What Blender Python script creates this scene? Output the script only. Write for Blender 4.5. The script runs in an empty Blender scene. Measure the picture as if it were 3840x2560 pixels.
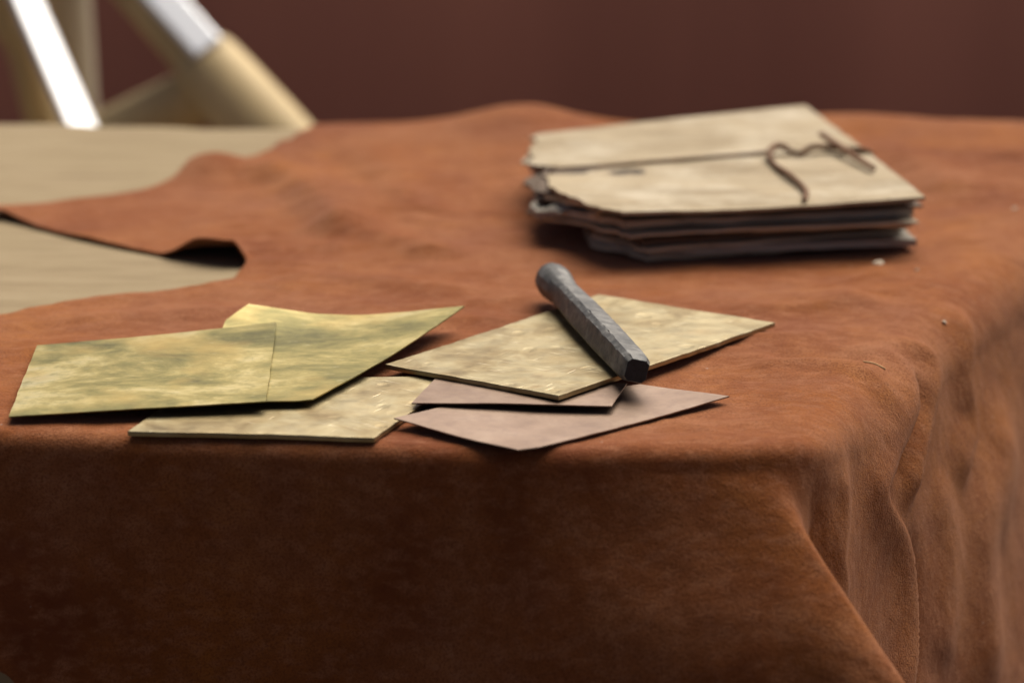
import bpy, math, random
import numpy as np
from mathutils import Vector

random.seed(7)
RNG = np.random.default_rng(11)
SC = bpy.context.scene
COL = SC.collection
# The table top is z = 0; the ground lies 0.75 m below it.
GROUND = -0.75

# ------------------------------------------------------------------ camera
cam_data = bpy.data.cameras.new("camera")
cam = bpy.data.objects.new("camera", cam_data)
COL.objects.link(cam)
cam.location = (0.0, -1.36196, 0.36493)
cam.rotation_euler = (math.radians(75.0), 0, 0)
cam_data.lens = 100
cam_data.sensor_width = 36
cam_data.clip_start = 0.05
cam_data.clip_end = 200
cam_data.dof.use_dof = True
cam_data.dof.focus_distance = 1.322
cam_data.dof.aperture_fstop = 5.6
SC.camera = cam

# ------------------------------------------------------------------ sky and sun
SUN = Vector((0.26, 0.47, 0.84)).normalized()          # towards the light
w = bpy.data.worlds.new("World")
SC.world = w
w.use_nodes = True
nt = w.node_tree
sky = nt.nodes.new("ShaderNodeTexSky")
sky.sky_type = 'NISHITA'
sky.sun_disc = False
sky.sun_elevation = math.asin(SUN.z)
sky.sun_rotation = math.atan2(SUN.x, SUN.y)
sky.air_density = 0.35
sky.dust_density = 4.0
sky.ozone_density = 0.3
bg = nt.nodes["Background"]
bg.inputs["Strength"].default_value = 0.085
nt.links.new(sky.outputs[0], bg.inputs[0])

sd = bpy.data.lights.new("sun", 'SUN')
sd.energy = 5.0
sd.angle = math.radians(60)
sd.color = (1.0, 0.95, 0.87)
so = bpy.data.objects.new("sun", sd)
COL.objects.link(so)
so.rotation_euler = SUN.to_track_quat('Z', 'Y').to_euler()
so.location = (1, 1, 3)

SC.view_settings.view_transform = 'Standard'
SC.view_settings.look = 'None'
SC.view_settings.exposure = 0.0
SC.view_settings.gamma = 1.0
SC.view_settings.use_curve_mapping = False
SC.render.engine = 'CYCLES'
SC.cycles.use_denoising = True
SC.cycles.max_bounces = 6


# ------------------------------------------------------------------ helpers
def tag(o, label=None, cat=None, group=None, kind=None):
    if label: o["label"] = label
    if cat: o["category"] = cat
    if group: o["group"] = group
    if kind: o["kind"] = kind
    return o


def empty(name, loc, label, cat, group=None):
    o = bpy.data.objects.new(name, None)
    COL.objects.link(o)
    o.location = loc
    o.empty_display_size = 0.02
    return tag(o, label, cat, group)


def mesh_obj(name, verts, faces, mat, parent=None, smooth=True):
    me = bpy.data.meshes.new(name)
    me.from_pydata([tuple(map(float, v)) for v in verts], [], [tuple(map(int, f)) for f in faces])
    me.update()
    if smooth:
        me.polygons.foreach_set("use_smooth", [True] * len(me.polygons))
    me.materials.append(mat)
    o = bpy.data.objects.new(name, me)
    COL.objects.link(o)
    if parent is not None:
        o.parent = parent
        o.matrix_parent_inverse.translation = -Vector(parent.location)
    return o


def smoothstep(a, b, x):
    t = np.clip((x - a) / (b - a), 0, 1)
    return t * t * (3 - 2 * t)


_perm = np.random.default_rng(5).permutation(512)
_grad = np.random.default_rng(6).uniform(-1, 1, (512, 2))


def noise2(x, y):
    xi = np.floor(x).astype(int); yi = np.floor(y).astype(int)
    xf = x - xi; yf = y - yi
    def g(ix, iy):
        h = _perm[(_perm[ix & 511] + iy) & 511]
        v = _grad[h]
        return v[..., 0] * (x - ix) + v[..., 1] * (y - iy)
    u = xf ** 3 * (xf * (xf * 6 - 15) + 10); v = yf ** 3 * (yf * (yf * 6 - 15) + 10)
    a = g(xi, yi) * (1 - u) + g(xi + 1, yi) * u
    b = g(xi, yi + 1) * (1 - u) + g(xi + 1, yi + 1) * u
    return a * (1 - v) + b * v


def fbm(x, y, octaves=4):
    s = 0; a = 1.0; f = 1.0
    for k in range(octaves):
        s = s + a * noise2(x * f + 17.3 * k, y * f - 9.1 * k)
        a *= 0.5; f *= 2.03
    return s


def catmull(pts, n, closed=True):
    pts = np.array(pts, float)
    N = len(pts)
    out = []
    rng = range(N) if closed else range(N - 1)
    for i in rng:
        if closed:
            p0, p1, p2, p3 = pts[i - 1], pts[i], pts[(i + 1) % N], pts[(i + 2) % N]
        else:
            p1, p2 = pts[i], pts[i + 1]
            p0 = pts[i - 1] if i > 0 else 2 * p1 - p2
            p3 = pts[i + 2] if i + 2 < N else 2 * p2 - p1
        for t in np.linspace(0, 1, n, endpoint=False):
            out.append(0.5 * ((2 * p1) + (-p0 + p2) * t + (2 * p0 - 5 * p1 + 4 * p2 - p3) * t * t
                              + (-p0 + 3 * p1 - 3 * p2 + p3) * t ** 3))
    if not closed:
        out.append(pts[-1])
    return np.array(out)


def seg_nearest(P, poly, closed=True):
    """Nearest point of a polyline for every row of P: (distance, point, running position, side)."""
    A = poly; B = np.roll(poly, -1, axis=0)
    if not closed:
        A, B = poly[:-1], poly[1:]
    L = np.hypot(*(B - A).T); cum = np.concatenate([[0], np.cumsum(L)])[:-1]
    best = np.full(len(P), 1e9); Q = np.zeros_like(P); S = np.zeros(len(P)); side = np.zeros(len(P))
    for i in range(len(A)):
        ab = B[i] - A[i]
        ll = ab @ ab
        if ll < 1e-14:
            continue
        ap = P - A[i]
        t = np.clip((ap @ ab) / ll, 0, 1)
        q = A[i] + t[:, None] * ab
        d = ((P - q) ** 2).sum(1)
        m = d < best
        best[m] = d[m]; Q[m] = q[m]; S[m] = cum[i] + t[m] * L[i]
        side[m] = np.sign(ab[0] * ap[m, 1] - ab[1] * ap[m, 0])
    return np.sqrt(best), Q, S, side


def inside(P, poly):
    x, y = P[:, 0], P[:, 1]
    c = np.zeros(len(P), bool)
    j = len(poly) - 1
    for i in range(len(poly)):
        xi, yi = poly[i]; xj, yj = poly[j]
        if yi != yj:
            c ^= ((yi > y) != (yj > y)) & (x < (xj - xi) * (y - yi) / (yj - yi) + xi)
        j = i
    return c


def polygon_grid(poly, step, corners=()):
    """Quads filling a polygon, the rim snapped onto its outline. Returns flat points and faces."""
    lo = poly.min(0) - step; hi = poly.max(0) + step
    nx = int((hi[0] - lo[0]) / step) + 2; ny = int((hi[1] - lo[1]) / step) + 2
    X, Y = np.meshgrid(lo[0] + step * np.arange(nx), lo[1] + step * np.arange(ny))
    P = np.stack([X.ravel(), Y.ravel()], 1)
    ins = inside(P, poly)
    I = np.arange(nx * ny).reshape(ny, nx)
    F = np.stack([I[:-1, :-1], I[:-1, 1:], I[1:, 1:], I[1:, :-1]], -1).reshape(-1, 4)
    keep = ins[F].sum(1) >= 1
    F = F[keep]
    used = np.unique(F)
    remap = -np.ones(nx * ny, int); remap[used] = np.arange(len(used))
    P = P[used]; F = remap[F]; out = ~ins[used]
    _, Q, _, _ = seg_nearest(P[out], poly)
    P[out] = Q
    rim = np.where(out)[0]
    for c in corners:
        k = rim[((P[rim] - np.array(c)) ** 2).sum(1).argmin()]
        P[k] = c
    # drop collapsed quads
    a = P[F]
    area = np.abs((a[:, 2, 0] - a[:, 0, 0]) * (a[:, 3, 1] - a[:, 1, 1]) - (a[:, 2, 1] - a[:, 0, 1]) * (a[:, 3, 0] - a[:, 1, 0]))
    F = F[area > 1e-3 * step * step]
    used = np.unique(F)
    remap = -np.ones(len(P), int); remap[used] = np.arange(len(used))
    return P[used], remap[F]


def tps(pts):
    """Smooth surface z(x, y) through control points."""
    c = np.array(pts, float); n = len(c)
    def U(r2):
        return r2 * np.log(r2 + 1e-12)
    K = U(((c[:, None, :2] - c[None, :, :2]) ** 2).sum(-1)) + 2e-4 * np.eye(n) * 0.01
    Pm = np.concatenate([np.ones((n, 1)), c[:, :2]], 1)
    M = np.zeros((n + 3, n + 3)); M[:n, :n] = K; M[:n, n:] = Pm; M[n:, :n] = Pm.T
    sol = np.linalg.lstsq(M, np.concatenate([c[:, 2], [0, 0, 0]]), rcond=None)[0]
    def f(P):
        r2 = ((P[:, None, :] - c[None, :, :2]) ** 2).sum(-1)
        return U(r2) @ sol[:n] + sol[n] + P @ sol[n + 1:]
    return f


def rough_outline(corners, amp, seg=0.006, seed=0, per_edge=None):
    """Straight-edged outline broken into short pieces that wander a little."""
    c = np.array(corners, float); out = []
    for i in range(len(c)):
        a, b = c[i], c[(i + 1) % len(c)]
        L = np.hypot(*(b - a)); n = max(2, int(L / seg))
        nrm = np.array([b[1] - a[1], a[0] - b[0]]) / max(L, 1e-9)
        am = per_edge[i] if per_edge else amp
        for k in range(n):
            t = k / n
            if k == 0:
                out.append(a); continue
            s = seed * 7.7 + i * 3.1
            j = am * (0.9 * noise2(np.array([t * L * 60 + s]), np.array([s]))[0] * 1.6
                      + 0.6 * noise2(np.array([t * L * 240 + s]), np.array([s + 5]))[0])
            out.append(a + (b - a) * t + nrm * j * min(1, 6 * t, 6 * (1 - t)))
    return np.array(out)


def slab(name, poly, ztop, thick, mat, parent=None, step=0.002, corners=(), bevel=0.0, relief=None):
    """A bent plate: top skin z = ztop(P), a bottom skin 'thick' below, and its rim."""
    P, F = polygon_grid(poly, step, corners)
    z = ztop(P)
    if relief is not None:
        z = z + relief(P)
    n = len(P)
    V = np.concatenate([np.c_[P, z], np.c_[P, z - thick]])
    faces = [tuple(f) for f in F] + [tuple(n + f[::-1]) for f in F]
    cnt = {}
    for f in F:
        for k in range(4):
            e = (f[k], f[(k + 1) % 4])
            cnt[e] = 1
    for (a, b) in list(cnt):
        if (b, a) not in cnt:
            faces.append((b, a, n + a, n + b))
    o = mesh_obj(name, V, faces, mat, parent)
    if bevel > 0:
        m = o.modifiers.new("bevel", 'BEVEL'); m.width = bevel; m.segments = 2
        m.limit_method = 'ANGLE'; m.angle_limit = math.radians(50)
    else:
        try:
            o.data.set_sharp_from_angle(angle=math.radians(50))
        except Exception:
            pass
    return o


def tube(name, pts, radius, mat, parent=None, sides=10, n=10, taper=None):
    c = catmull(pts, n, closed=False)
    V = []; faces = []
    up = np.array([0.1, 0.2, 1.0])
    N = len(c)
    for i in range(N):
        t = c[min(i + 1, N - 1)] - c[max(i - 1, 0)]; t = t / (np.linalg.norm(t) + 1e-12)
        a = np.cross(t, up); a /= np.linalg.norm(a) + 1e-12
        b = np.cross(a, t)
        r = radius if np.isscalar(radius) else np.interp(i / (N - 1), np.linspace(0, 1, len(radius)), radius)
        for k in range(sides):
            ang = 2 * math.pi * k / sides
            V.append(c[i] + r * (math.cos(ang) * a + math.sin(ang) * b))
    for i in range(N - 1):
        for k in range(sides):
            k2 = (k + 1) % sides
            faces.append((i * sides + k, i * sides + k2, (i + 1) * sides + k2, (i + 1) * sides + k))
    faces.append(tuple(range(sides))[::-1]); faces.append(tuple((N - 1) * sides + k for k in range(sides)))
    return mesh_obj(name, V, faces, mat, parent)


# ------------------------------------------------------------------ material helpers
class Mat:
    def __init__(self, name):
        self.m = bpy.data.materials.new(name); self.m.use_nodes = True
        self.t = self.m.node_tree; self.b = self.t.nodes["Principled BSDF"]
        self.co = self.t.nodes.new("ShaderNodeTexCoord").outputs["Object"]

    def n(self, typ, **kw):
        nd = self.t.nodes.new(typ)
        for k, v in kw.items():
            if k in nd.inputs: nd.inputs[k].default_value = v
            else: setattr(nd, k, v)
        return nd

    def link(self, a, b): self.t.links.new(a, b)

    def mapping(self, scale=(1, 1, 1), rot=(0, 0, 0), loc=(0, 0, 0)):
        m = self.n("ShaderNodeMapping")
        m.inputs["Scale"].default_value = scale; m.inputs["Rotation"].default_value = rot
        m.inputs["Location"].default_value = loc
        self.link(self.co, m.inputs["Vector"]); return m.outputs[0]

    def turned(self, rot, scale):
        """Turn first, then stretch: streaks at any angle."""
        a = self.n("ShaderNodeMapping"); a.inputs["Rotation"].default_value = (0, 0, rot); self.link(self.co, a.inputs["Vector"])
        b = self.n("ShaderNodeMapping"); b.inputs["Scale"].default_value = scale; self.link(a.outputs[0], b.inputs["Vector"])
        return b.outputs[0]

    def noise(self, scale, detail=4, rough=0.55, vec=None, dist=0.0):
        nd = self.n("ShaderNodeTexNoise")
        nd.inputs["Scale"].default_value = scale; nd.inputs["Detail"].default_value = detail
        nd.inputs["Roughness"].default_value = rough; nd.inputs["Distortion"].default_value = dist
        self.link(vec if vec is not None else self.co, nd.inputs["Vector"])
        return nd.outputs["Fac"]

    def voronoi(self, scale, vec=None, feature='F1', out="Distance", rand=1.0):
        nd = self.n("ShaderNodeTexVoronoi"); nd.feature = feature
        nd.inputs["Scale"].default_value = scale; nd.inputs["Randomness"].default_value = rand
        self.link(vec if vec is not None else self.co, nd.inputs["Vector"])
        return nd.outputs[out]

    def ramp(self, fac, stops, interp='LINEAR'):
        nd = self.n("ShaderNodeValToRGB"); nd.color_ramp.interpolation = interp
        el = nd.color_ramp.elements
        while len(el) < len(stops): el.new(0.5)
        for e, (p, c) in zip(el, stops):
            e.position = p
            e.color = (c, c, c, 1) if np.isscalar(c) else (*c, 1)
        self.link(fac, nd.inputs[0]); return nd.outputs[0]

    def mix(self, fac, a, b, blend='MIX'):
        nd = self.n("ShaderNodeMix"); nd.data_type = 'RGBA'; nd.blend_type = blend
        for s, v in ((nd.inputs[0], fac), (nd.inputs[6], a), (nd.inputs[7], b)):
            if hasattr(v, "is_output"): self.link(v, s)
            elif np.isscalar(v): s.default_value = v
            else: s.default_value = (*v, 1)
        return nd.outputs[2]

    def math(self, op, a, b=0.0):
        nd = self.n("ShaderNodeMath"); nd.operation = op
        for s, v in ((nd.inputs[0], a), (nd.inputs[1], b)):
            if hasattr(v, "is_output"): self.link(v, s)
            else: s.default_value = v
        return nd.outputs[0]

    def bump(self, height, strength, dist, prev=None):
        nd = self.n("ShaderNodeBump")
        nd.inputs["Strength"].default_value = strength; nd.inputs["Distance"].default_value = dist
        self.link(height, nd.inputs["Height"])
        if prev is not None: self.link(prev, nd.inputs["Normal"])
        return nd.outputs[0]

    def set(self, **kw):
        for k, v in kw.items():
            s = self.b.inputs[k.replace("_", " ")]
            if hasattr(v, "is_output"): self.link(v, s)
            elif isinstance(v, tuple): s.default_value = (*v, 1) if len(v) == 3 else v
            else: s.default_value = v
        return self


def suede():
    M = Mat("suede")
    big = M.noise(8, 5, 0.62, None, 0.4)
    c = M.ramp(big, [(0.33, (0.145, 0.034, 0.010)), (0.44, (0.25, 0.076, 0.022)), (0.55, (0.315, 0.118, 0.046)), (0.72, (0.33, 0.138, 0.066))])
    hue = M.noise(5.5, 4, 0.6, M.mapping((1, 1, 1), (0, 0, 0), (5, 2, 1)))
    c = M.mix(M.ramp(hue, [(0.42, 0.0), (0.62, 0.55)]), c, (0.38, 0.130, 0.020))
    hue2 = M.noise(11, 4, 0.6, M.mapping((1, 1, 1), (0, 0, 0), (1, 7, 3)))
    c = M.mix(M.ramp(hue2, [(0.50, 0.0), (0.68, 0.55)]), c, (0.185, 0.060, 0.034))
    mid = M.noise(60, 5, 0.65)
    c = M.mix(M.ramp(mid, [(0.36, 0.5), (0.62, 0.0)]), c, (0.19, 0.054, 0.016))
    nap = M.noise(170, 4, 0.65, M.mapping((0.6, 1.3, 1), (0, 0, 0.25)))
    c = M.mix(M.ramp(nap, [(0.46, 0.0), (0.68, 0.45)]), c, (0.40, 0.175, 0.088))
    nap2 = M.noise(1100, 2, 0.6)
    c = M.mix(M.ramp(nap2, [(0.36, 0.75), (0.54, 0.0)]), c, (0.15, 0.042, 0.013))
    # lint specks
    v = M.voronoi(75)
    pick = M.voronoi(75, out="Color")
    sep = M.n("ShaderNodeSeparateColor"); M.link(pick, sep.inputs[0])
    sp = M.math('MULTIPLY', M.ramp(v, [(0.035, 1.0), (0.055, 0.0)]), M.ramp(sep.outputs[0], [(0.93, 0.0), (0.94, 1.0)]))
    c = M.mix(M.math('MULTIPLY', sp, 0.7), c, (0.42, 0.36, 0.30))
    b = M.bump(M.noise(900, 3, 0.7), 0.85, 0.0008)
    b = M.bump(M.noise(160, 4, 0.6), 0.35, 0.0012, b)
    b = M.bump(M.noise(42, 4, 0.6, M.mapping((0.6, 1.5, 1), (0, 0, 0.15))), 0.26, 0.005, b)
    M.set(Base_Color=c, Roughness=0.95, Normal=b)
    M.b.inputs["Specular IOR Level"].default_value = 0.12
    M.b.inputs["Sheen Weight"].default_value = 0.22
    M.b.inputs["Sheen Roughness"].default_value = 0.45
    M.b.inputs["Sheen Tint"].default_value = (0.95, 0.62, 0.45, 1)
    return M.m


def linen():
    M = Mat("beige_canvas")
    st = M.noise(30, 5, 0.6, M.mapping((0.5, 3.0, 1), (0, 0, 0.35)))
    c = M.ramp(st, [(0.3, (0.22, 0.158, 0.086)), (0.5, (0.285, 0.212, 0.119)), (0.7, (0.325, 0.25, 0.148))])
    c = M.mix(M.ramp(M.noise(7, 3), [(0.4, 0.0), (0.65, 0.45)]), c, (0.26, 0.195, 0.105))
    weave = M.noise(900, 2, 0.5, M.mapping((0.3, 1, 1), (0, 0, 0.5)))
    b = M.bump(weave, 0.5, 0.0006)
    b = M.bump(M.noise(45, 4), 0.3, 0.003, b)
    M.set(Base_Color=c, Roughness=0.85, Normal=b)
    M.b.inputs["Specular IOR Level"].default_value = 0.2
    return M.m


def brass_sheet():
    M = Mat("tarnished_yellow_brass")
    big = M.noise(17, 7, 0.68, M.mapping((0.8, 1.2, 1), (0, 0, 0.2)), 0.35)
    c = M.ramp(big, [(0.36, (0.105, 0.092, 0.030)), (0.44, (0.205, 0.172, 0.055)), (0.51, (0.34, 0.272, 0.095)), (0.58, (0.50, 0.405, 0.18)), (0.72, (0.50, 0.44, 0.26))])
    fine = M.noise(150, 5, 0.7)
    c = M.mix(M.ramp(fine, [(0.48, 0.0), (0.66, 0.6)]), c, (0.20, 0.175, 0.055))
    pk = M.noise(14, 3, 0.6)
    c = M.mix(M.ramp(pk, [(0.50, 0.0), (0.64, 0.6)]), c, (0.47, 0.32, 0.10))
    fl = M.noise(330, 3, 0.6, M.mapping((0.45, 1.2, 1), (0, 0, 0.3)))
    c = M.mix(M.ramp(fl, [(0.62, 0.0), (0.74, 0.3)]), c, (0.60, 0.54, 0.34))
    rough = M.ramp(big, [(0.35, 0.52), (0.65, 0.43)])
    scr = M.noise(60, 3, 0.6, M.mapping((0.6, 9, 1), (0, 0, 0.25)))
    b = M.bump(scr, 0.12, 0.0006)
    b = M.bump(M.noise(45, 3, 0.5), 0.25, 0.0015, b)
    M.set(Base_Color=c, Metallic=0.78, Roughness=rough, Normal=b)
    return M.m


def hammered_brass():
    M = Mat("hammered_pale_brass")
    big = M.noise(34, 5, 0.6, None, 0.6)
    c = M.ramp(big, [(0.32, (0.22, 0.155, 0.068)), (0.46, (0.315, 0.24, 0.118)), (0.58, (0.385, 0.315, 0.175)), (0.72, (0.31, 0.22, 0.105))])
    mp = M.mapping((1, 0.75, 1), (0, 0, 0.4))
    wob = M.n("ShaderNodeVectorMath"); wob.operation = 'ADD'
    nz = M.n("ShaderNodeTexNoise"); nz.inputs["Scale"].default_value = 120; M.link(mp, nz.inputs["Vector"])
    sw = M.n("ShaderNodeVectorMath"); sw.operation = 'SCALE'; sw.inputs["Scale"].default_value = 0.006; M.link(nz.outputs["Color"], sw.inputs[0])
    M.link(mp, wob.inputs[0]); M.link(sw.outputs[0], wob.inputs[1])
    d = M.voronoi(85, wob.outputs[0]); dcol = M.voronoi(85, wob.outputs[0], out="Color")
    sp_ = M.n("ShaderNodeSeparateColor"); M.link(dcol, sp_.inputs[0])
    pick = M.ramp(sp_.outputs[0], [(0.52, 0.0), (0.60, 1.0)])
    crater = M.ramp(d, [(0.14, 0.0), (0.38, 1.0)], 'EASE')
    dents = M.math('SUBTRACT', 1.0, M.math('MULTIPLY', M.math('SUBTRACT', 1.0, crater), pick))
    sc1 = M.voronoi(170, M.turned(0.62, (0.16, 1.5, 1)))
    sc2 = M.voronoi(150, M.turned(-1.05, (0.20, 1.7, 1)))
    mask = M.ramp(M.noise(60, 2), [(0.44, 0.0), (0.56, 1.0)])
    s1 = M.math('MULTIPLY', M.ramp(sc1, [(0.10, 1.0), (0.2, 0.0)]), mask)
    s2 = M.math('MULTIPLY', M.ramp(sc2, [(0.08, 1.0), (0.16, 0.0)]), mask)
    s = M.math('ADD', s1, s2)
    c = M.mix(M.math('MULTIPLY', s, 0.35), c, (0.62, 0.55, 0.40))
    b = M.bump(dents, 0.55, 0.0006)
    b = M.bump(M.noise(70, 3, 0.5), 0.12, 0.0014, b)
    b = M.bump(M.math('SUBTRACT', 1.0, s), 0.5, 0.0004, b)
    b = M.bump(M.noise(240, 3), 0.15, 0.0005, b)
    M.set(Base_Color=c, Metallic=0.75, Roughness=M.ramp(M.noise(90, 4), [(0.3, 0.38), (0.7, 0.52)]), Normal=b)
    return M.m


def copper():
    M = Mat("dull_copper")
    c = M.ramp(M.noise(40, 5, 0.6), [(0.3, (0.205, 0.132, 0.088)), (0.5, (0.265, 0.178, 0.122)), (0.7, (0.31, 0.22, 0.156))])
    c = M.mix(M.ramp(M.noise(190, 4, 0.7), [(0.45, 0.0), (0.75, 0.5)]), c, (0.165, 0.105, 0.078))
    b = M.bump(M.noise(120, 4), 0.2, 0.0006)
    b = M.bump(M.noise(500, 3, 0.6, M.mapping((0.3, 1.5, 1), (0, 0, 0.9))), 0.25, 0.0003, b)
    M.set(Base_Color=c, Metallic=0.6, Roughness=0.5, Normal=b)
    return M.m


def steel():
    M = Mat("forged_steel")
    c = M.ramp(M.noise(120, 5, 0.65), [(0.3, (0.060, 0.059, 0.056)), (0.5, (0.108, 0.102, 0.092)), (0.66, (0.21, 0.20, 0.18))])
    c = M.mix(M.ramp(M.noise(60, 3), [(0.55, 0.0), (0.75, 0.5)]), c, (0.14, 0.115, 0.09))
    b = M.bump(M.noise(700, 4), 0.3, 0.0004)
    b = M.bump(M.voronoi(150, None, 'SMOOTH_F1'), 0.12, 0.001, b)
    M.set(Base_Color=c, Metallic=0.5, Roughness=M.ramp(M.noise(200, 4), [(0.3, 0.48), (0.7, 0.66)]), Normal=b)
    return M.m


def bark(name, base, dark, streak=1.0):
    M = Mat(name)
    n = M.noise(30, 5, 0.65, M.mapping((0.5, 2.2, 3), (0, 0, 0.2)))
    lo = tuple(0.72 * b + 0.1 * d for b, d in zip(base, dark))
    c = M.ramp(n, [(0.3, lo), (0.5, base), (0.7, tuple(min(0.85, b * 1.1) for b in base))])
    st = M.noise(70, 4, 0.7, M.mapping((0.35, 2.5, 2), (0, 0, 0.2)))
    c = M.mix(M.ramp(st, [(0.60, 0.0), (0.72, 0.65 * streak)]), c, dark)
    c = M.mix(M.ramp(M.noise(130, 4, 0.7), [(0.60, 0.0), (0.75, 0.5 * streak)]), c, tuple(0.5 * (a + b) for a, b in zip(base, dark)))
    b = M.bump(M.noise(160, 5, 0.7, M.mapping((0.4, 1.6, 1.6), (0, 0, 0.2))), 0.5, 0.0015)
    M.set(Base_Color=c, Roughness=0.8, Normal=b)
    M.b.inputs["Specular IOR Level"].default_value = 0.25
    return M.m


def cover_bark():
    m = bark("birch_bark_cream", (0.39, 0.305, 0.19), (0.14, 0.09, 0.045), 1.0)
    t = m.node_tree; b = t.nodes["Principled BSDF"]
    prev = b.inputs["Base Color"].links[0].from_socket
    M = Mat.__new__(Mat); M.m = m; M.t = t; M.b = b
    M.co = [n for n in t.nodes if n.type == 'TEX_COORD'][0].outputs["Object"]
    c = M.mix(M.ramp(M.noise(16, 4, 0.65), [(0.48, 0.0), (0.66, 0.75)]), prev, (0.53, 0.45, 0.325))
    c = M.mix(M.ramp(M.noise(22, 5, 0.7, M.mapping((0.6, 1.4, 1), (0, 0, 0.2), (3, 1, 0))), [(0.50, 0.0), (0.68, 0.75)]), c, (0.24, 0.175, 0.095))
    # one elongated dark knot near the cord's left end
    mp = M.mapping((1, 1, 0)); v = M.n("ShaderNodeVectorMath"); v.operation = 'SUBTRACT'; v.inputs[1].default_value = (0.067, 0.2640, 0)
    M.link(mp, v.inputs[0])
    sc = M.n("ShaderNodeVectorMath"); sc.operation = 'MULTIPLY'; sc.inputs[1].default_value = (1 / 0.022, 1 / 0.016, 0); M.link(v.outputs[0], sc.inputs[0])
    ln = M.n("ShaderNodeVectorMath"); ln.operation = 'LENGTH'; M.link(sc.outputs[0], ln.inputs[0])
    k = M.math('ADD', ln.outputs["Value"], M.math('MULTIPLY', M.noise(150, 3), 0.9))
    c = M.mix(M.ramp(k, [(0.95, 0.95), (1.55, 0.0)]), c, (0.05, 0.034, 0.022))
    v2 = M.n("ShaderNodeVectorMath"); v2.operation = 'SUBTRACT'; v2.inputs[1].default_value = (0.034, 0.2685, 0); M.link(mp, v2.inputs[0])  # second dark patch: painted shade of the hole at the cord's left
    sc2 = M.n("ShaderNodeVectorMath"); sc2.operation = 'MULTIPLY'; sc2.inputs[1].default_value = (1 / 0.018, 1 / 0.011, 0); M.link(v2.outputs[0], sc2.inputs[0])
    ln2 = M.n("ShaderNodeVectorMath"); ln2.operation = 'LENGTH'; M.link(sc2.outputs[0], ln2.inputs[0])
    k2 = M.math('ADD', ln2.outputs["Value"], M.math('MULTIPLY', M.noise(120, 3), 0.9))
    c = M.mix(M.ramp(k2, [(0.95, 0.95), (1.5, 0.0)]), c, (0.045, 0.03, 0.02))
    M.link(c, b.inputs["Base Color"])
    return m


def plain(name, col, rough=0.7, var=0.25, scale=40, stretch=(1, 1, 1), spec=0.3, bumpd=0.001):
    M = Mat(name)
    n = M.noise(scale, 5, 0.6, M.mapping(stretch))
    c = M.ramp(n, [(0.3, tuple(x * (1 - var) for x in col)), (0.7, tuple(min(0.95, x * (1 + var)) for x in col))])
    M.set(Base_Color=c, Roughness=rough, Normal=M.bump(n, 0.3, bumpd))
    M.b.inputs["Specular IOR Level"].default_value = spec
    return M.m


MT = dict(
    suede=suede(), linen=linen(), brass=brass_sheet(), hammered=hammered_brass(), copper=copper(), steel=steel(),
    bark_cover=cover_bark(),
    bark_tan=bark("birch_bark_tan", (0.52, 0.44, 0.31), (0.14, 0.095, 0.055)),
    bark_grey=bark("birch_bark_grey", (0.38, 0.34, 0.27), (0.06, 0.045, 0.035)),
    bark_dark=bark("birch_bark_dark", (0.13, 0.09, 0.06), (0.04, 0.028, 0.02)),
    cord=plain("dark_leather_cord", (0.15, 0.072, 0.030), 0.75, 0.5, 300),
    twig=plain("brown_twig", (0.20, 0.10, 0.05), 0.8, 0.4, 250),
    ground=plain("trodden_earth", (0.10, 0.075, 0.055), 0.95, 0.3, 4, spec=0.1, bumpd=0.02),
    backdrop=plain("dark_red_brown_boarding", (0.44, 0.170, 0.112), 0.8, 0.16, 2.0, (1, 1, 0.08), 0.15, 0.002),
    wood=plain("golden_wood", (0.62, 0.46, 0.23), 0.6, 0.25, 14, (1, 1, 0.15)),
    wood_dull=plain("weathered_wood", (0.56, 0.47, 0.33), 0.75, 0.2, 14, (1, 1, 0.12)),
    table_wood=plain("table_wood", (0.25, 0.17, 0.1), 0.7, 0.2, 12, (0.2, 2, 1)),
    white=plain("bright_white_metal", (0.95, 0.95, 0.95), 0.5, 0.01, 20, spec=0.6, bumpd=0.0001),
    crumb=plain("pale_crumb", (0.55, 0.45, 0.33), 0.9, 0.3, 400),
    straw=plain("straw", (0.55, 0.38, 0.18), 0.8, 0.2, 400),
)

MT["white"].node_tree.nodes["Principled BSDF"].inputs["Metallic"].default_value = 0.85

# ------------------------------------------------------------------ ground and backdrop
g = mesh_obj("ground", [(-12, -8, GROUND), (12, -8, GROUND), (12, 14, GROUND), (-12, 14, GROUND)], [(0, 1, 2, 3)], MT["ground"], smooth=False)
tag(g, kind="structure")

BACK_Y, BACK_TOP = 2.2, 0.35
V = []; F = []
bx = np.linspace(-2.4, 2.4, 193)
for x in bx:
    y = BACK_Y + 0.012 * math.sin(x * 9) + 0.006 * math.sin(x * 23 + 1)
    V += [(x, y, GROUND), (x, y, BACK_TOP), (x, y + 0.03, BACK_TOP), (x, y + 0.03, GROUND)]
for i in range(len(bx) - 1):
    a = 4 * i; b = a + 4
    F += [(a, b, b + 1, a + 1), (a + 1, b + 1, b + 2, a + 2), (a + 2, b + 2, b + 3, a + 3)]
bd = mesh_obj("backdrop_wall", V, F, MT["backdrop"])
tag(bd, "dark red-brown wall out of focus behind the table", "wall")

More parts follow.
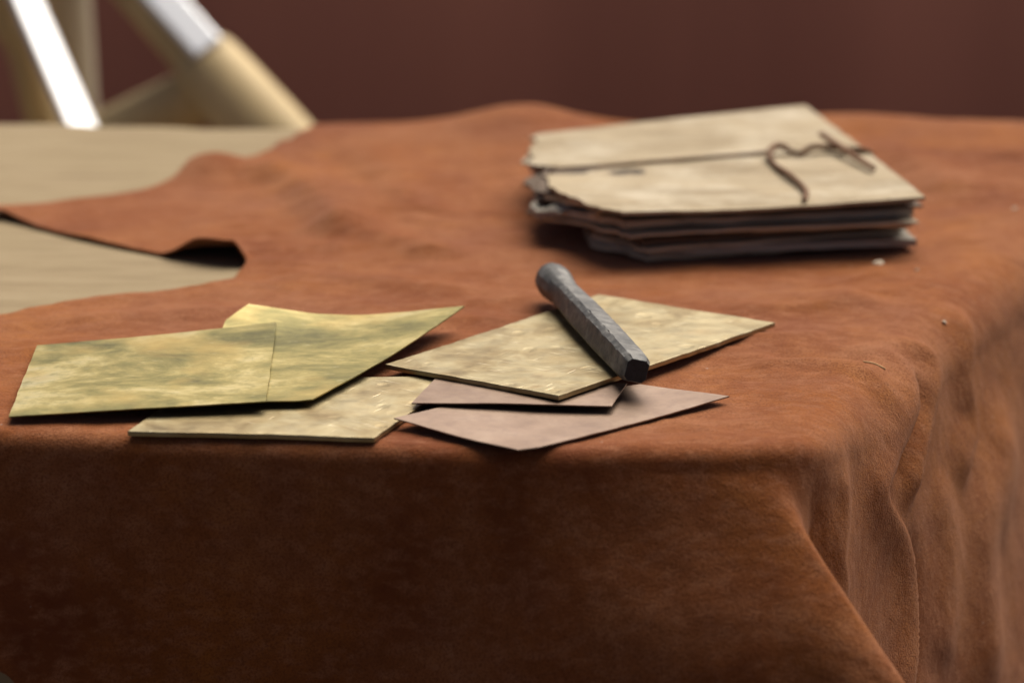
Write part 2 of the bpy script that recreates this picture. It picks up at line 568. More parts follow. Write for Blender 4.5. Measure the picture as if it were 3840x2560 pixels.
# ------------------------------------------------------------------ table outline and drape
OUT_CTRL = [(-0.62, -0.125), (-0.40, -0.145), (-0.226, -0.160), (-0.11, -0.1735), (0.0045, -0.1845), (0.075, -0.186), (0.112, -0.182),
            (0.136, -0.164), (0.1560, -0.1220), (0.180, -0.066), (0.2120, 0.008), (0.268, 0.126), (0.355, 0.30), (0.43, 0.46),
            (0.44, 0.54), (0.40, 0.578), (0.20, 0.575), (-0.14, 0.582), (-0.36, 0.605), (-0.60, 0.615), (-0.66, 0.60),
            (-0.68, 0.55), (-0.68, -0.06), (-0.665, -0.105)]
_o = catmull(OUT_CTRL, 48)
OUTLINE = np.array([p for i, p in enumerate(_o) if (5 * 48 <= i < 10 * 48) or i % 8 == 0])
ROLL = 0.0075
CORNER_Q = np.array([0.104, -0.183])


def drape(P, inset=0.0, hfun=None, flare=True, roll=ROLL):
    """Flat sheet coordinates -> where the sheet lies: flat on the table, rolled over its edge, hanging below."""
    d, Q, S, _ = seg_nearest(P, OUTLINE)
    ins = inside(P, OUTLINE)
    sd_ = np.where(ins, -d, d) + inset
    n = (P - Q); n = np.where(ins[:, None], -n, n)
    n = n / (np.linalg.norm(n, axis=1, keepdims=True) + 1e-12)
    roll = roll + 0.020 * smoothstep(0.12, 0.18, Q[:, 0]) * (Q[:, 1] < 0.45)
    t = sd_ + roll
    a = np.clip(t / roll, 0, math.pi / 2)
    e = np.maximum(t - roll * math.pi / 2, 0)
    beta = np.zeros(len(P))
    cone = np.zeros(len(P))
    if flare:
        beta = 0.06 + 0.16 * smoothstep(0.10, 0.26, Q[:, 0]) * (Q[:, 1] < 0.5)
        # the corner of the hide stands out as a cone
        Lq = OUTLINE
        along = np.where(Q[:, 0] + Q[:, 1] * 0.0 < CORNER_Q[0], -1, 1) * np.hypot(*(Q - CORNER_Q).T)
        along = np.where((Q[:, 1] > 0.3), 1.0, along)
        cone = np.where(along < 0, np.exp(-(along / 0.075) ** 2), np.exp(-(along / 0.016) ** 2))
    off = np.where(t > 0, -roll + roll * np.sin(a) + e * np.sin(beta), 0)
    z = np.where(t > 0, -roll * (1 - np.cos(a)) - e * np.cos(beta) * np.sqrt(np.clip(1 - 0.4 * cone, 0, 1)), 0)
    base = np.where((t > 0)[:, None], Q - n * inset, P)
    XY = base + n * off[:, None] + (np.array([0.80, -0.60])[None, :] * (e * 0.74 * cone)[:, None])
    pos = np.c_[XY, z]
    # surface normal for raising folds
    aa = a + 0.0
    nrm = np.c_[n * np.sin(aa)[:, None], np.cos(aa)]
    nrm[t <= 0] = (0, 0, 1)
    if hfun is not None:
        pos = pos + nrm * hfun(P, t, e)[:, None]
    return pos


# table: a slab on four legs under the cloth
tab = empty("table", (-0.1, 0.2, GROUND), "wooden table hidden beneath the beige cloth and the brown hide", "table")
cen = np.array([-0.1, 0.2])
inner = cen + (_o[::24] - cen) * 0.965
nI = len(inner)
V = [(*p, -0.008) for p in inner] + [(*p, -0.034) for p in inner]
F = [tuple(range(nI)), tuple(range(2 * nI - 1, nI - 1, -1))] + [(i, i + nI, (i + 1) % nI + nI, (i + 1) % nI) for i in range(nI)]
mesh_obj("tabletop", V, F, MT["table_wood"], tab, smooth=False)
for (lx, ly) in ((-0.56, -0.04), (0.06, -0.08), (-0.56, 0.5), (0.3, 0.48)):
    h = 0.025
    V = [(lx + sx * h, ly + sy * h, z) for z in (GROUND, -0.034) for sx, sy in ((-1, -1), (1, -1), (1, 1), (-1, 1))]
    mesh_obj("leg", V, [(3, 2, 1, 0), (4, 5, 6, 7), (0, 1, 5, 4), (1, 2, 6, 5), (2, 3, 7, 6), (3, 0, 4, 7)], MT["table_wood"], tab, smooth=False)

# beige cloth
cl = np.array([(-0.86, -0.46), (0.72, -0.46), (0.78, 0.80), (-0.86, 0.84)])
P, F = polygon_grid(rough_outline(cl, 0.002, 0.02), 0.009)


def cloth_h(P, t, e):
    return 0.0006 * fbm(P[:, 0] * 14, P[:, 1] * 14) + 0.006 * smoothstep(0.02, 0.2, e) * np.sin(P[:, 0] * 30 + 2)


pos = drape(P, inset=0.0045, hfun=cloth_h, flare=False, roll=0.006)
pos[:, 2] -= 0.0021
tc = mesh_obj("tablecloth", pos, F, MT["linen"])
tag(tc, "beige canvas tablecloth showing beside and under the brown hide", "tablecloth")

# ------------------------------------------------------------------ brown hide
HIDE = [(-0.10, 0.72), (-0.1317, 0.5836), (-0.1556, 0.5036), (-0.170, 0.455), (-0.198, 0.425), (-0.2136, 0.383), (-0.235, 0.3558),
        (-0.2714, 0.3301), (-0.3076, 0.3102), (-0.345, 0.296), (-0.335, 0.288), (-0.3038, 0.2855), (-0.2725, 0.2538), (-0.2434, 0.2277),
        (-0.1963, 0.1883), (-0.180, 0.1775), (-0.158, 0.1665), (-0.1464, 0.1625), (-0.149, 0.138), (-0.157, 0.115), (-0.175, 0.103),
        (-0.2079, 0.0922), (-0.2371, 0.0736), (-0.2627, 0.0509), (-0.33, 0.02), (-0.37, -0.05), (-0.35, -0.13), (-0.30, -0.20),
        (-0.252, -0.246), (-0.226, -0.274), (-0.200, -0.320), (-0.15, -0.39), (0.0, -0.42), (0.15, -0.41), (0.32, -0.40), (0.45, -0.30),
        (0.50, -0.10), (0.55, 0.1), (0.62, 0.4), (0.60, 0.70), (0.3, 0.73)]
hp = catmull(HIDE, 6)
hp = hp + 0.0016 * np.c_[fbm(hp[:, 0] * 60, hp[:, 1] * 60), fbm(hp[:, 0] * 60 + 40, hp[:, 1] * 60)]
# ridges in flat hide coordinates: points, height, width on left of travel, width on right
RIDGES = [
    # right-hand drape: long pleat with a steep far side, the furrow behind it, its neighbours
    ([(0.1480, -0.0178), (0.1720, -0.0200), (0.1854, -0.0414), (0.1831, -0.0889), (0.1880, -0.1120), (0.2216, -0.1001), (0.2462, -0.1062), (0.2699, -0.1253), (0.2922, -0.1611), (0.32, -0.20)], 0.0068, 0.0055, 0.0160),
    ([(0.2240, -0.0900), (0.2400, -0.0930), (0.2560, -0.0990), (0.2800, -0.1190), (0.3050, -0.1560)], -0.0070, 0.0120, 0.0050),
    ([(0.1700, 0.0034), (0.1979, 0.0034), (0.2041, -0.0253), (0.2098, -0.0505), (0.2168, -0.0767), (0.2200, -0.0900)], 0.0062, 0.0070, 0.0110),
    ([(0.1870, -0.0150), (0.1960, -0.0500), (0.2000, -0.0900)], -0.0045, 0.0060, 0.0060),
    ([(0.1593, -0.1356), (0.1640, -0.1480), (0.1787, -0.1583), (0.1905, -0.1749), (0.2049, -0.1842), (0.2000, -0.2150)], 0.0026, 0.0070, 0.0120),
    ([(0.2300, 0.0850), (0.2455, 0.0422), (0.2678, 0.0270), (0.2719, 0.0041), (0.28, -0.02)], 0.0060, 0.0060, 0.0160),
    ([(0.2822, 0.0815), (0.3090, 0.0415), (0.3104, -0.0084), (0.3496, -0.0470), (0.38, -0.08)], 0.0090, 0.0250, 0.0200),
    ([(0.2469, -0.0341), (0.2894, -0.0493), (0.3297, -0.1001)], 0.0040, 0.0160, 0.0160),
    # furrow just behind the corner cone
    ([(0.1360, -0.1690), (0.1500, -0.1850), (0.1720, -0.2090), (0.2000, -0.2450), (0.22, -0.28)], -0.0030, 0.0130, 0.0090),
    # shallow folds on the table top
    ([(0.1087, -0.0557), (0.1408, -0.0474), (0.1709, -0.0576), (0.1790, -0.0802)], 0.0036, 0.0120, 0.0090),
    ([(0.1200, -0.0330), (0.1500, -0.0350), (0.1750, -0.0400)], -0.0032, 0.0080, 0.0080),
    ([(0.0950, 0.0000), (0.1300, -0.0020), (0.1600, 0.0030)], 0.0030, 0.0100, 0.0090),
    ([(0.1058, 0.0516), (0.1524, 0.0690), (0.1984, 0.0771)], 0.0034, 0.0180, 0.0120),
    ([(-0.1950, 0.4000), (-0.1584, 0.3983), (-0.1275, 0.3520), (-0.1002, 0.2547), (-0.09, 0.2)], 0.0095, 0.0280, 0.0160),
    ([(-0.1082, 0.4895), (-0.0749, 0.3750), (-0.0545, 0.2554)], 0.0058, 0.0260, 0.0170),
    ([(-0.1205, 0.2543), (-0.0683, 0.2097), (-0.0302, 0.1625)], 0.0055, 0.0180, 0.0130),
    ([(0.2228, 0.4891), (0.2567, 0.4207), (0.2680, 0.3109)], 0.0070, 0.0250, 0.0200),
    ([(-0.1350, 0.1254), (-0.0879, 0.1256), (-0.0174, 0.0870)], 0.0028, 0.0160, 0.0120),
    ([(-0.2300, 0.0300), (-0.1700, 0.0480), (-0.1200, 0.0500)], 0.0018, 0.0140, 0.0120),
]

RIDGES = [([(px + (0.013 if k < 4 and px > 0.15 else 0.0), py) for px, py in pts], am, wl, wr) for k, (pts, am, wl, wr) in enumerate(RIDGES)]


def hide_h(P, t, e):
    x, y = P[:, 0], P[:, 1]
    top = 1 - smoothstep(-0.02, 0.01, t)
    h = 0.0012 + 0.0016 * fbm(x * 9 + 3, y * 13) + 0.0006 * fbm(x * 40, y * 40)
    h = h + top * 0.0027 * fbm(x * 13 + y * 6, y * 36 - x * 5, 3)
    cr = np.abs(noise2(x * 11 + 0.6 * noise2(x * 30, y * 30) + y * 5, y * 27 - x * 4))
    h = h + top * 0.0013 * np.exp(-(cr / 0.12) ** 2) * smoothstep(-0.1, 0.35, noise2(x * 7 + 4, y * 9 + 1) + 0.1)
    h = h * (1 - 0.65 * smoothstep(-0.16, -0.20, x) * (y > 0.15))
    h = np.maximum(h, 0.0003)
    # flatten where the metal sheets lie
    flat = np.exp(-(((x + 0.03) / 0.15) ** 2 + ((y + 0.09) / 0.085) ** 2) ** 2)
    h = h * (1 - 0.85 * flat)
    rest = np.exp(-(((x - 0.125) / 0.105) ** 2 + ((y - 0.29) / 0.15) ** 2) ** 2)
    h = h * (1 - 0.9 * rest)
    # big hump on the far edge, one behind the book
    h = h + (1 - rest) * 0.0125 * np.exp(-((x - 0.008) / 0.042) ** 2 - ((y - 0.545) / 0.055) ** 2)
    h = h + (1 - rest) * 0.0075 * np.exp(-((x - 0.015 - 0.30 * (0.5 - y)) / 0.10) ** 2 - ((y - 0.50) / 0.10) ** 2)
    h = h + (1 - rest) * 0.010 * np.exp(-((x - 0.225) / 0.07) ** 2 - ((y - 0.55) / 0.05) ** 2)
    h = h + (1 - rest) * 0.006 * np.exp(-((x - 0.33) / 0.07) ** 2 - ((y - 0.45) / 0.14) ** 2)
    # hump at the root of the tongue and its ridge running towards the middle
    h = h + 0.013 * np.exp(-((x + 0.192) / 0.022) ** 2 - ((y - 0.408) / 0.030) ** 2)
    # curled lip above the notch
    lip = 0.0112 * smoothstep(-0.200, -0.172, x) * (1 - smoothstep(-0.154, -0.1445, x)) * np.exp(-((y - 0.172) / np.where(y < 0.172, 0.028, 0.020)) ** 2)
    side = smoothstep(0.140, 0.154, y)
    h = h + lip * side
    # lifted edge of the tongue at the left
    h = h + 0.004 * np.exp(-((x + 0.305) / 0.03) ** 2) * np.exp(-((y - 0.288) / 0.02) ** 2)
    # broad waves in the hanging front
    sk = smoothstep(0.015, 0.09, e)
    h = h + sk * (0.010 * np.sin(x * 21 + 0.8) + 0.006 * fbm(x * 10, y * 6)) * (x < 0.16)
    for pts, amp, wl, wr in RIDGES:
        c = catmull(pts, 8, closed=False)
        m = (np.abs(x - c[:, 0].mean()) < np.ptp(c[:, 0]) / 2 + 0.09) & (np.abs(y - c[:, 1].mean()) < np.ptp(c[:, 1]) / 2 + 0.09)
        if not m.any():
            continue
        d, Q, S, sg = seg_nearest(P[m], c, closed=False)
        L = np.hypot(*(np.diff(c, axis=0)).T).sum()
        fade = np.minimum(1, np.minimum(S / (0.22 * L), (L - S) / (0.22 * L)))
        fade = 0.5 - 0.5 * np.cos(np.pi * np.clip(fade, 0, 1))
        wv = np.where(sg > 0, wl, wr)
        h[m] += amp * fade * np.exp(-(d / wv) ** 2)
    return h


P, F = polygon_grid(hp, 0.0025)
pos = drape(P, 0.0, hide_h)
hide = mesh_obj("leather_hide", pos, F, MT["suede"])
sm = hide.modifiers.new("thickness", 'SOLIDIFY'); sm.thickness = 0.0014; sm.offset = -1.0
tag(hide, "reddish-brown suede hide draped over the table with folds at its corner", "hide")

# ------------------------------------------------------------------ metal sheets
PLATES = "pieces of sheet metal on the hide"


def relief(amp, f, seed):
    return lambda P: amp * fbm(P[:, 0] * f + seed, P[:, 1] * f - seed, 3)


def metal(name, corners, ctrl, thick, mat, label, cat, amp=0.0004, bevel=0.0, rel=None, seed=0, step=0.0022):
    o = slab(name, rough_outline(corners, amp, 0.004, seed), tps(ctrl), thick, MT[mat], None, step, corners, bevel, rel)
    tag(o, label, cat, PLATES)
    return o


# under-most hammered plate at the front edge
Cc = [(-0.1688, -0.1656), (-0.0600, -0.1754), (-0.0515, -0.1520), (-0.0220, -0.0750), (-0.1450, -0.0850)]
metal("hammered_plate", Cc, [(*p, 0.0036) for p in Cc] + [(-0.11, -0.13, 0.0042)], 0.0022, "hammered",
      "hammered brass plate lying lowest by the table edge, half under the yellow sheets", "metal plate", 0.0007, 0.0006, relief(0.0003, 60, 2), 1, 0.0016)
# copper sheets
Fc = [(-0.0524, -0.1515), (-0.0220, -0.1755), (0.0026, -0.1910), (0.0120, -0.1870), (0.0994, -0.1113), (0.0596, -0.0879), (-0.02, -0.12)]
metal("copper_sheet", Fc, [(-0.0524, -0.1515, 0.0055), (-0.022, -0.1755, 0.0040), (0.0026, -0.191, 0.0030), (0.012, -0.187, 0.0030), (0.0994, -0.1113, 0.0040),
                           (0.0596, -0.0879, 0.0030), (0.03, -0.14, 0.0026)], 0.0006, "copper",
      "pinkish copper sheet with a pointed right corner lying at the table edge", "metal sheet", 0.0006, 0, None, 2)
Ec = [(-0.0453, -0.1308), (-0.0357, -0.0846), (0.0531, -0.0970), (0.0448, -0.1350)][::-1]
metal("copper_sheet", Ec, [(-0.0453, -0.1308, 0.0064), (-0.0357, -0.0846, 0.0050), (0.0531, -0.097, 0.0060), (0.0448, -0.135, 0.0062), (0, -0.133, 0.0068)], 0.0006, "copper",
      "small dull copper sheet tucked under the front corner of the big hammered plate", "metal sheet", 0.0006, 0, None, 3)
# big hammered plate
Dc = [(-0.0599, -0.0654), (0.0210, -0.1312), (0.1315, 0.0141), (0.0452, 0.0791)]
D_Z = tps([(-0.0599, -0.0654, 0.0064), (0.021, -0.1312, 0.0100), (0.1315, 0.0141, 0.0060), (0.0452, 0.0791, 0.0042), (0.04, -0.02, 0.0060), (0.08, -0.055, 0.0076)])
o = slab("hammered_plate", rough_outline(Dc, 0.0009, 0.004, 4), D_Z, 0.0022, MT["hammered"], None, 0.0016, Dc, 0.0006, relief(0.0003, 60, 5))
tag(o, "big hammered brass plate with the steel punch lying across it", "metal plate", PLATES)
# thin yellow sheets
Bc = [(-0.1500, -0.1250), (-0.1205, -0.1335), (-0.0975, -0.1325), (-0.0900, -0.1295), (-0.0238, 0.0184), (-0.1325, 0.0250), (-0.1420, 0.0040)]
metal("brass_sheet", Bc, [(-0.15, -0.125, 0.0060), (-0.1205, -0.1335, 0.0078), (-0.09, -0.13, 0.0078), (-0.0587, -0.069, 0.0082), (-0.0433, -0.0344, 0.0100),
                          (-0.0238, 0.0184, 0.0135), (-0.075, 0.02, 0.0080), (-0.1009, 0.0225, 0.0085), (-0.1325, 0.025, 0.0128), (-0.142, 0.004, 0.0100), (-0.09, -0.05, 0.0070)],
      0.0006, "brass", "thin yellow brass sheet with an upturned far corner touching the big hammered plate", "metal sheet", 0.0006, 0, None, 6)
Ac = [(-0.2235, -0.1502), (-0.1102, -0.1397), (-0.1163, -0.0024), (-0.2314, -0.0239)]
metal("brass_sheet", Ac, [(-0.2235, -0.1502, 0.0058), (-0.1102, -0.1397, 0.0098), (-0.1163, -0.0024, 0.0105), (-0.2314, -0.0239, 0.0045), (-0.17, -0.146, 0.0078),
                          (-0.17, -0.08, 0.0085), (-0.112, -0.07, 0.0098), (-0.175, -0.012, 0.0068)],
      0.0006, "brass", "mottled yellow brass sheet lying leftmost on top of the other sheets", "metal sheet", 0.0006, 0, None, 7)

# ------------------------------------------------------------------ steel punch
A0 = np.array([0.0569, -0.1141, 0.0168]); A1 = np.array([0.0194, 0.0760, 0.0144])
ax = (A1 - A0); LEN = np.linalg.norm(ax); ax /= LEN
sx = np.cross(ax, [0, 0, 1.0]); sx /= np.linalg.norm(sx)      # to the right seen from the near end
sz = np.cross(sx, ax)
punch = empty("steel_punch", tuple(A0 + ax * 0.09 - sz * 0.007), "dark forged steel punch with faceted shaft and rounded head on the hammered plate", "punch")
prng = np.random.default_rng(3)
HW, CHF = 0.94, 0.31                  # half width and corner chamfer, in units of the local radius
sec = []                               # chamfered square, corners doubled so that the arrises stay crisp
TW = math.radians(-14)
sq = [(HW, HW - CHF), (HW - CHF, HW), (-HW + CHF, HW), (-HW, HW - CHF), (-HW, -HW + CHF), (-HW + CHF, -HW), (HW - CHF, -HW), (HW, -HW + CHF)]
for k in range(8):
    a_, b_ = np.array(sq[k]), np.array(sq[(k + 1) % 8])
    for t_ in (0.04, 0.3, 0.7, 0.96):
        p_ = a_ + (b_ - a_) * t_
        sec.append((p_[0] * math.cos(TW) - p_[1] * math.sin(TW), p_[0] * math.sin(TW) + p_[1] * math.cos(TW)))
nring = 90; V = []; F = []
nper = len(sec)
for i in range(nring):
    u = i / (nring - 1)
    if i < 6: u = [0, 0.006, 0.016, 0.022, 0.030, 0.045][i]
    s_ = u * LEN
    r = np.interp(u, [0, 0.016, 0.022, 0.06, 0.3, 0.6, 0.74, 0.80, 0.86, 0.93, 0.97, 0.99, 1.0],
                  [0.0050, 0.0059, 0.0061, 0.0064, 0.0068, 0.0067, 0.0062, 0.0064, 0.0076, 0.0086, 0.0081, 0.0062, 0.0030])
    r *= 1.10
    roundness = float(smoothstep(0.72, 0.86, u))
    for k, (cx, cz) in enumerate(sec):
        L_ = math.hypot(cx, cz)
        cx2, cz2 = cx * (1 - roundness) + cx / L_ * roundness, cz * (1 - roundness) + cz / L_ * roundness
        rr = r * (1 + 0.02 * noise2(np.array([s_ * 35]), np.array([(k // 4) * 1.7 + 9]))[0])
        if k // 4 in (0, 2) and u < 0.75:                        # chipped arrises
            ch = noise2(np.array([s_ * 230 + 31 * (k // 4)]), np.array([k * 0.9]))[0]
            rr *= 1 - 0.20 * max(0, ch)
        if roundness > 0.3:
            rr *= 1 + 0.05 * noise2(np.array([s_ * 150]), np.array([k * 0.35]))[0]
        V.append(A0 + ax * s_ + sx * (rr * cx2) + sz * (rr * cz2))
for i in range(nring - 1):
    for k in range(nper):
        k2 = (k + 1) % nper
        F.append((i * nper + k, i * nper + k2, (i + 1) * nper + k2, (i + 1) * nper + k))
F.append(tuple((nring - 1) * nper + k for k in range(nper)))
sh = mesh_obj("shaft", V, F, MT["steel"], punch)
sh.data.set_sharp_from_angle(angle=math.radians(20))
endV = [A0 + ax * 0.0002 + sx * (v @ sx) + sz * (v @ sz) for v in (np.array(V[:nper]) - A0)]
endV = [A0 - ax * 0.0004 + (np.array(v) - A0) * 0.95 for v in endV]
V2 = list(V[:nper]) + endV
F2 = [(k, (k + 1) % nper, nper + (k + 1) % nper, nper + k) for k in range(nper)] + [tuple(nper + k for k in range(nper))]
mesh_obj("end_face", V2, F2, plain("shaded_steel", (0.022, 0.022, 0.024), 0.55, 0.35, 350), punch, smooth=False)  # near-black colour paints in the shade on the camera-facing end

# ------------------------------------------------------------------ bundle of bark sheets
book = empty("bark_bundle", (0.13, 0.29, 0.0), "thick bundle of ragged bark sheets tied with a dark cord", "bundle")
TOP = np.array([(0.0601, 0.1494), (0.2287, 0.1795), (0.1901, 0.4573), (0.0159, 0.3750)])
LOW = np.array([(0.0728, 0.1640), (0.2225, 0.2010), (0.1880, 0.4450), (0.0560, 0.3800)])
layers = [("bark_tan", 0.0022), ("bark_grey", 0.0038), ("bark_tan", 0.0014), ("bark_dark", 0.0044), ("bark_tan", 0.0016), ("bark_tan", 0.0012),
          ("bark_grey", 0.0038), ("bark_dark", 0.0012), ("bark_tan", 0.0022), ("bark_dark", 0.0014)]
brng = np.random.default_rng(21)
z = 0.0012
for k, (mname, th) in enumerate(layers):
    if k < 4:                                    # lower sheets stop short on the left
        q = np.array([(0.0728, 0.1590), (0.2225, 0.1980), (0.1880, 0.4450), (0.0540, 0.3800), (0.0440, 0.2020)])
        droop = 0.0
    else:                                        # upper sheets run further left and sag there
        q = np.array([(0.0660, 0.1600), (0.2255, 0.1900), (0.1890, 0.4500), (0.0170, 0.3750), (0.0170, 0.2200), (0.0400, 0.1930)])
        droop = 0.0045 if k < 7 else 0.001
    q = q + brng.normal(0, 0.0034, q.shape)
    if k in (3, 7, 8):
        q[:2, 1] += 0.007
    if k in (1, 5):
        q[:2, 1] -= 0.004
    z += th + 0.0006
    sag = brng.normal(0, 0.0005, len(q))
    ctrl = [(*p, z + g_ - droop * (p[0] < 0.03)) for p, g_ in zip(q, sag)] + [(0.13, 0.29, z), (0.07, 0.25, z)]
    slab("page", rough_outline(q, 0.003, 0.004, 30 + k, per_edge=[0.0022, 0.0016, 0.002] + [0.008] * (len(q) - 3)), tps(ctrl), th, MT[mname], book, 0.0045, q, 0.0, relief(0.0017, 20, 3.3 * k))
ZC = z + 0.0024
cv = [(0.0601, 0.1494), (0.2287, 0.1795), (0.1901, 0.4573), (0.0159, 0.3750), (0.0102, 0.3196), (0.0209, 0.2302), (0.0393, 0.1717)]
COVER_Z = tps([(0.0601, 0.1494, ZC), (0.2287, 0.1795, ZC + 0.002), (0.1901, 0.4573, ZC + 0.003), (0.0159, 0.375, ZC), (0.0102, 0.3196, ZC - 0.002), (0.0209, 0.23, ZC - 0.001),
               (0.14, 0.165, ZC - 0.001), (0.12, 0.29, ZC + 0.0005), (0.03, 0.27, ZC - 0.0025)])
cv_back = [(0.1901, 0.4573), (0.0159, 0.3750), (0.0102, 0.3196), (0.0150, 0.2880), (0.0330, 0.2830), (0.0800, 0.2885), (0.1560, 0.3020), (0.2118, 0.3035)]
cv_front = [(0.0601, 0.1494), (0.2287, 0.1795), (0.2125, 0.2990), (0.1560, 0.2990), (0.0800, 0.2848), (0.0420, 0.2700), (0.0200, 0.2600), (0.0209, 0.2302), (0.0393, 0.1717)]
slab("cover", rough_outline(cv_back, 0.002, 0.003, 50, per_edge=[0.0014, 0.007, 0.008, 0.003, 0.002, 0.0005, 0.0005, 0.001]), COVER_Z, 0.0020, MT["bark_cover"], book, 0.003, cv_back[:2], 0.0, relief(0.0006, 30, 8))
slab("cover", rough_outline(cv_front, 0.002, 0.003, 57, per_edge=[0.0018, 0.001, 0.001, 0.0005, 0.0005, 0.002, 0.006, 0.009, 0.007]), COVER_Z, 0.0020, MT["bark_cover"], book, 0.003, cv_front[:2], 0.0, relief(0.0006, 30, 9))


# torn flakes hanging from the frayed left ends
frng = np.random.default_rng(44)
for k, (fx, fy, fz, fr) in enumerate([(0.017, 0.262, 0.025, 0.013), (0.013, 0.330, 0.026, 0.011), (0.022, 0.232, 0.021, 0.010), (0.030, 0.208, 0.024, 0.012), (0.020, 0.245, 0.014, 0.012), (0.046, 0.184, 0.026, 0.010), (0.014, 0.300, 0.017, 0.012)]):
    ang = np.sort(frng.uniform(0, 2 * math.pi, 9))
    pl = np.array([(fx + fr * r_ * math.cos(a_), fy + 1.3 * fr * r_ * math.sin(a_)) for a_, r_ in zip(ang, frng.uniform(0.55, 1.15, 9))])
    tilt = frng.normal(0, 0.12, 2) + (0.14, 0.0)
    slab("torn_flake", pl, lambda P, fx=fx, fy=fy, fz=fz, tilt=tilt: fz + (P[:, 0] - fx) * tilt[0] + (P[:, 1] - fy) * tilt[1], 0.0012,
         MT[("bark_dark", "bark_tan", "bark_dark", "bark_grey")[k % 4]], book, 0.002)


def on_cover(x, y, up):
    return (x, y, float(COVER_Z(np.array([[x, y]]))[0]) + up)


tube("cord", [on_cover(0.0215, 0.2700, -0.012), on_cover(0.0225, 0.2705, 0.0), on_cover(0.029, 0.2728, 0.0014), on_cover(0.055, 0.279, 0.0012), on_cover(0.0832, 0.2859, 0.0012), on_cover(0.118, 0.293, 0.0012), on_cover(0.150, 0.2994, 0.0018),
              on_cover(0.158, 0.301, 0.005), on_cover(0.165, 0.296, 0.003), on_cover(0.171, 0.2927, 0.0022), on_cover(0.178, 0.297, 0.005), on_cover(0.186, 0.302, 0.004), on_cover(0.197, 0.299, 0.003), on_cover(0.207, 0.2994, 0.0022), on_cover(0.2135, 0.300, -0.001), on_cover(0.214, 0.301, -0.014)],
     [0.0010, 0.0009, 0.0009, 0.0010, 0.0015, 0.0018, 0.0018, 0.0017, 0.0015], MT["cord"], book)
tube("cord_end", [on_cover(0.164, 0.302, 0.004), on_cover(0.157, 0.300, 0.0055), on_cover(0.1515, 0.285, 0.004), on_cover(0.153, 0.262, 0.0022), on_cover(0.1585, 0.232, 0.003), on_cover(0.1632, 0.205, 0.0026), on_cover(0.1638, 0.190, 0.002), on_cover(0.161, 0.172, 0.0018)],
     [0.0016, 0.0022, 0.0021, 0.0016, 0.0019, 0.0015, 0.0019, 0.0013], MT["cord"], book)
tube("toggle_twig", [on_cover(0.1867, 0.3300, 0.006), on_cover(0.197, 0.285, 0.0045), on_cover(0.208, 0.243, 0.003)], [0.0018, 0.0022, 0.0019, 0.0015], MT["twig"], book)

# ------------------------------------------------------------------ crumbs on the hide
from mathutils import noise as mnoise


def hide_z(x, y):
    p = drape(np.array([[x, y]]), 0.0, hide_h)[0]
    return p


def pebble(name, x, y, r, squash, label, cat, mat, seed):
    import bmesh
    bm = bmesh.new()
    bmesh.ops.create_icosphere(bm, subdivisions=2, radius=r)
    for v in bm.verts:
        v.co *= 1 + 0.6 * mnoise.noise(v.co * (1.3 / r) + Vector((seed, 0, 0)))
        v.co.x *= 1.5; v.co.z *= squash
    me = bpy.data.meshes.new(name); bm.to_mesh(me); bm.free()
    me.materials.append(MT[mat])
    o = bpy.data.objects.new(name, me); COL.objects.link(o)
    p = hide_z(x, y)
    o.location = (p[0], p[1], p[2] + r * squash * 0.6)
    o.rotation_euler.z = seed
    return tag(o, label, cat, "crumbs on the hide")


pebble("bark_crumb", 0.2009, 0.1548, 0.0026, 0.40, "pale flake of bark just in front of the bark bundle", "crumb", "crumb", 1.0)
pebble("bark_crumb", 0.2216, 0.0509, 0.0011, 0.8, "tiny whitish crumb near the right edge of the table top", "crumb", "crumb", 2.0)
pebble("bark_crumb", 0.2198, 0.1408, 0.0009, 0.8, "tiny pale crumb right of the larger bark flake", "crumb", "crumb", 3.0)
pebble("bark_crumb", 0.2983, 0.2886, 0.0014, 0.6, "blurred pale crumb at the far right, level with the bark bundle", "crumb", "crumb", 4.0)
p0 = hide_z(0.169, -0.0400); p1 = hide_z(0.179, -0.0430)
st = tube("straw_bit", [p0 + (0, 0, 0.0006), (p0 + p1) / 2 + (0, 0, 0.0014), p1 + (0, 0, 0.0006)], 0.0004, MT["straw"], None, 6, 4)
tag(st, "thin yellow straw lying near the folded corner of the hide", "straw")

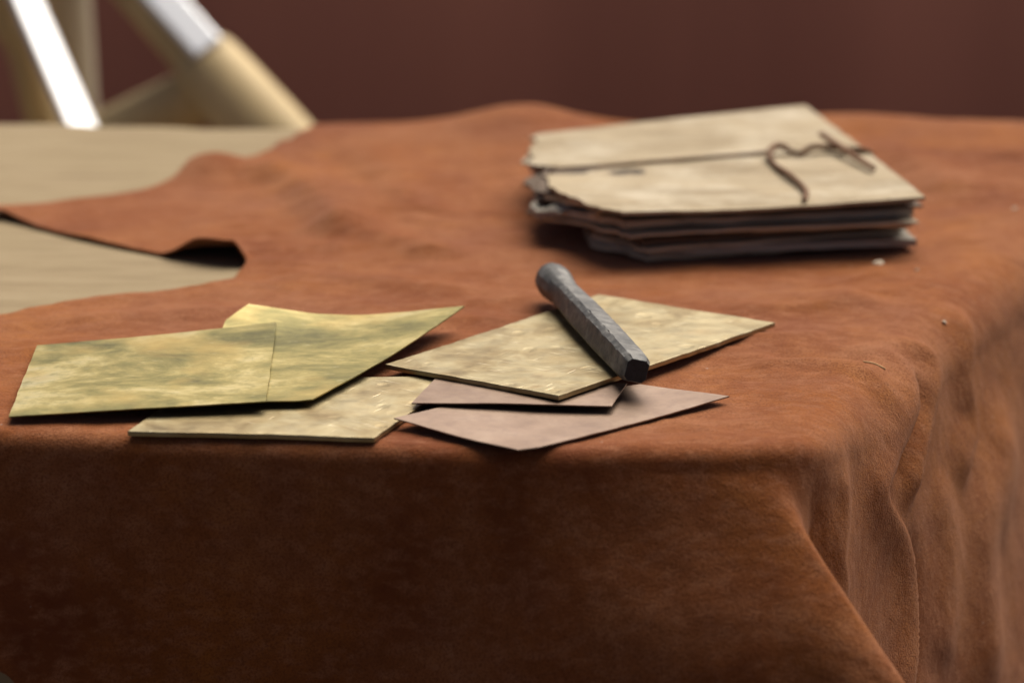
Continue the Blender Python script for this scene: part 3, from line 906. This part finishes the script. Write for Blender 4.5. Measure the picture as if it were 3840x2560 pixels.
# ------------------------------------------------------------------ wooden stand and white pole behind
stand = empty("wooden_stand", (-0.3, 1.2, GROUND), "blurred wooden stand with slanting golden legs behind the table", "stand")
d = np.array([0.116, -0.072, -0.114]); d /= np.linalg.norm(d)
top = np.array([-0.322, 1.15, 0.005])
tube("leg", [top - d * 0.30, top, top + d * 0.08, top + d * 0.16, top + d * 0.95], [0.022, 0.023, 0.025, 0.034, 0.036], MT["wood"], stand, 20, 6)
tube("brace", [(-0.235, 1.13, -0.058), (-0.33, 1.13, -0.102), (-0.55, 1.14, -0.215)], 0.026, MT["wood"], stand, 16, 5)
tube("post", [(-0.421, 1.26, 0.30), (-0.409, 1.26, -0.2), (-0.396, 1.26, GROUND)], 0.024, MT["wood_dull"], stand, 16, 4)
tube("post", [(-0.492, 1.22, 0.10), (-0.462, 1.22, -0.02), (-0.432, 1.22, -0.12), (-0.34, 1.22, GROUND)], 0.016, MT["wood"], stand, 14, 4)
def flat_bar(name, a, b, facing, wid, dep, mat, parent):
    """A flat bar whose broad face is turned towards 'facing' as far as its lean allows."""
    a = np.array(a, float); b = np.array(b, float)
    t = (b - a) / np.linalg.norm(b - a)
    n = np.array(facing, float); n = n - (n @ t) * t; n /= np.linalg.norm(n)
    s = np.cross(t, n)
    V = [p + s * wid / 2 * i + n * dep / 2 * j for p in (a, b) for i, j in ((-1, -1), (1, -1), (1, 1), (-1, 1))]
    o = mesh_obj(name, V, [(0, 1, 2, 3), (7, 6, 5, 4), (4, 5, 1, 0), (5, 6, 2, 1), (6, 7, 3, 2), (7, 4, 0, 3)], MT[mat], parent, smooth=False)
    m = o.modifiers.new("bevel", 'BEVEL'); m.width = 0.003; m.segments = 3
    return o


UPWARD = (0.30, -0.42, 0.84)
flat_bar("white_sleeve", top - d * 0.28 + (0.000, -0.020, 0.022), top + d * 0.090 + (0.000, -0.020, 0.022), (-0.05, -0.62, 0.72), 0.030, 0.008, "white", stand)
sd_ = np.array([0.062, -0.090, -0.108]); sd_ /= np.linalg.norm(sd_)
st0 = np.array([-0.424, 1.12, 0.005])
foot = st0 + sd_ * ((0.755) / abs(sd_[2]))
pole = flat_bar("white_pole", st0 - sd_ * 0.4, foot, UPWARD, 0.027, 0.010, "white", None)
tag(pole, "bright white pole leaning behind the table, left of the golden wooden leg", "pole")
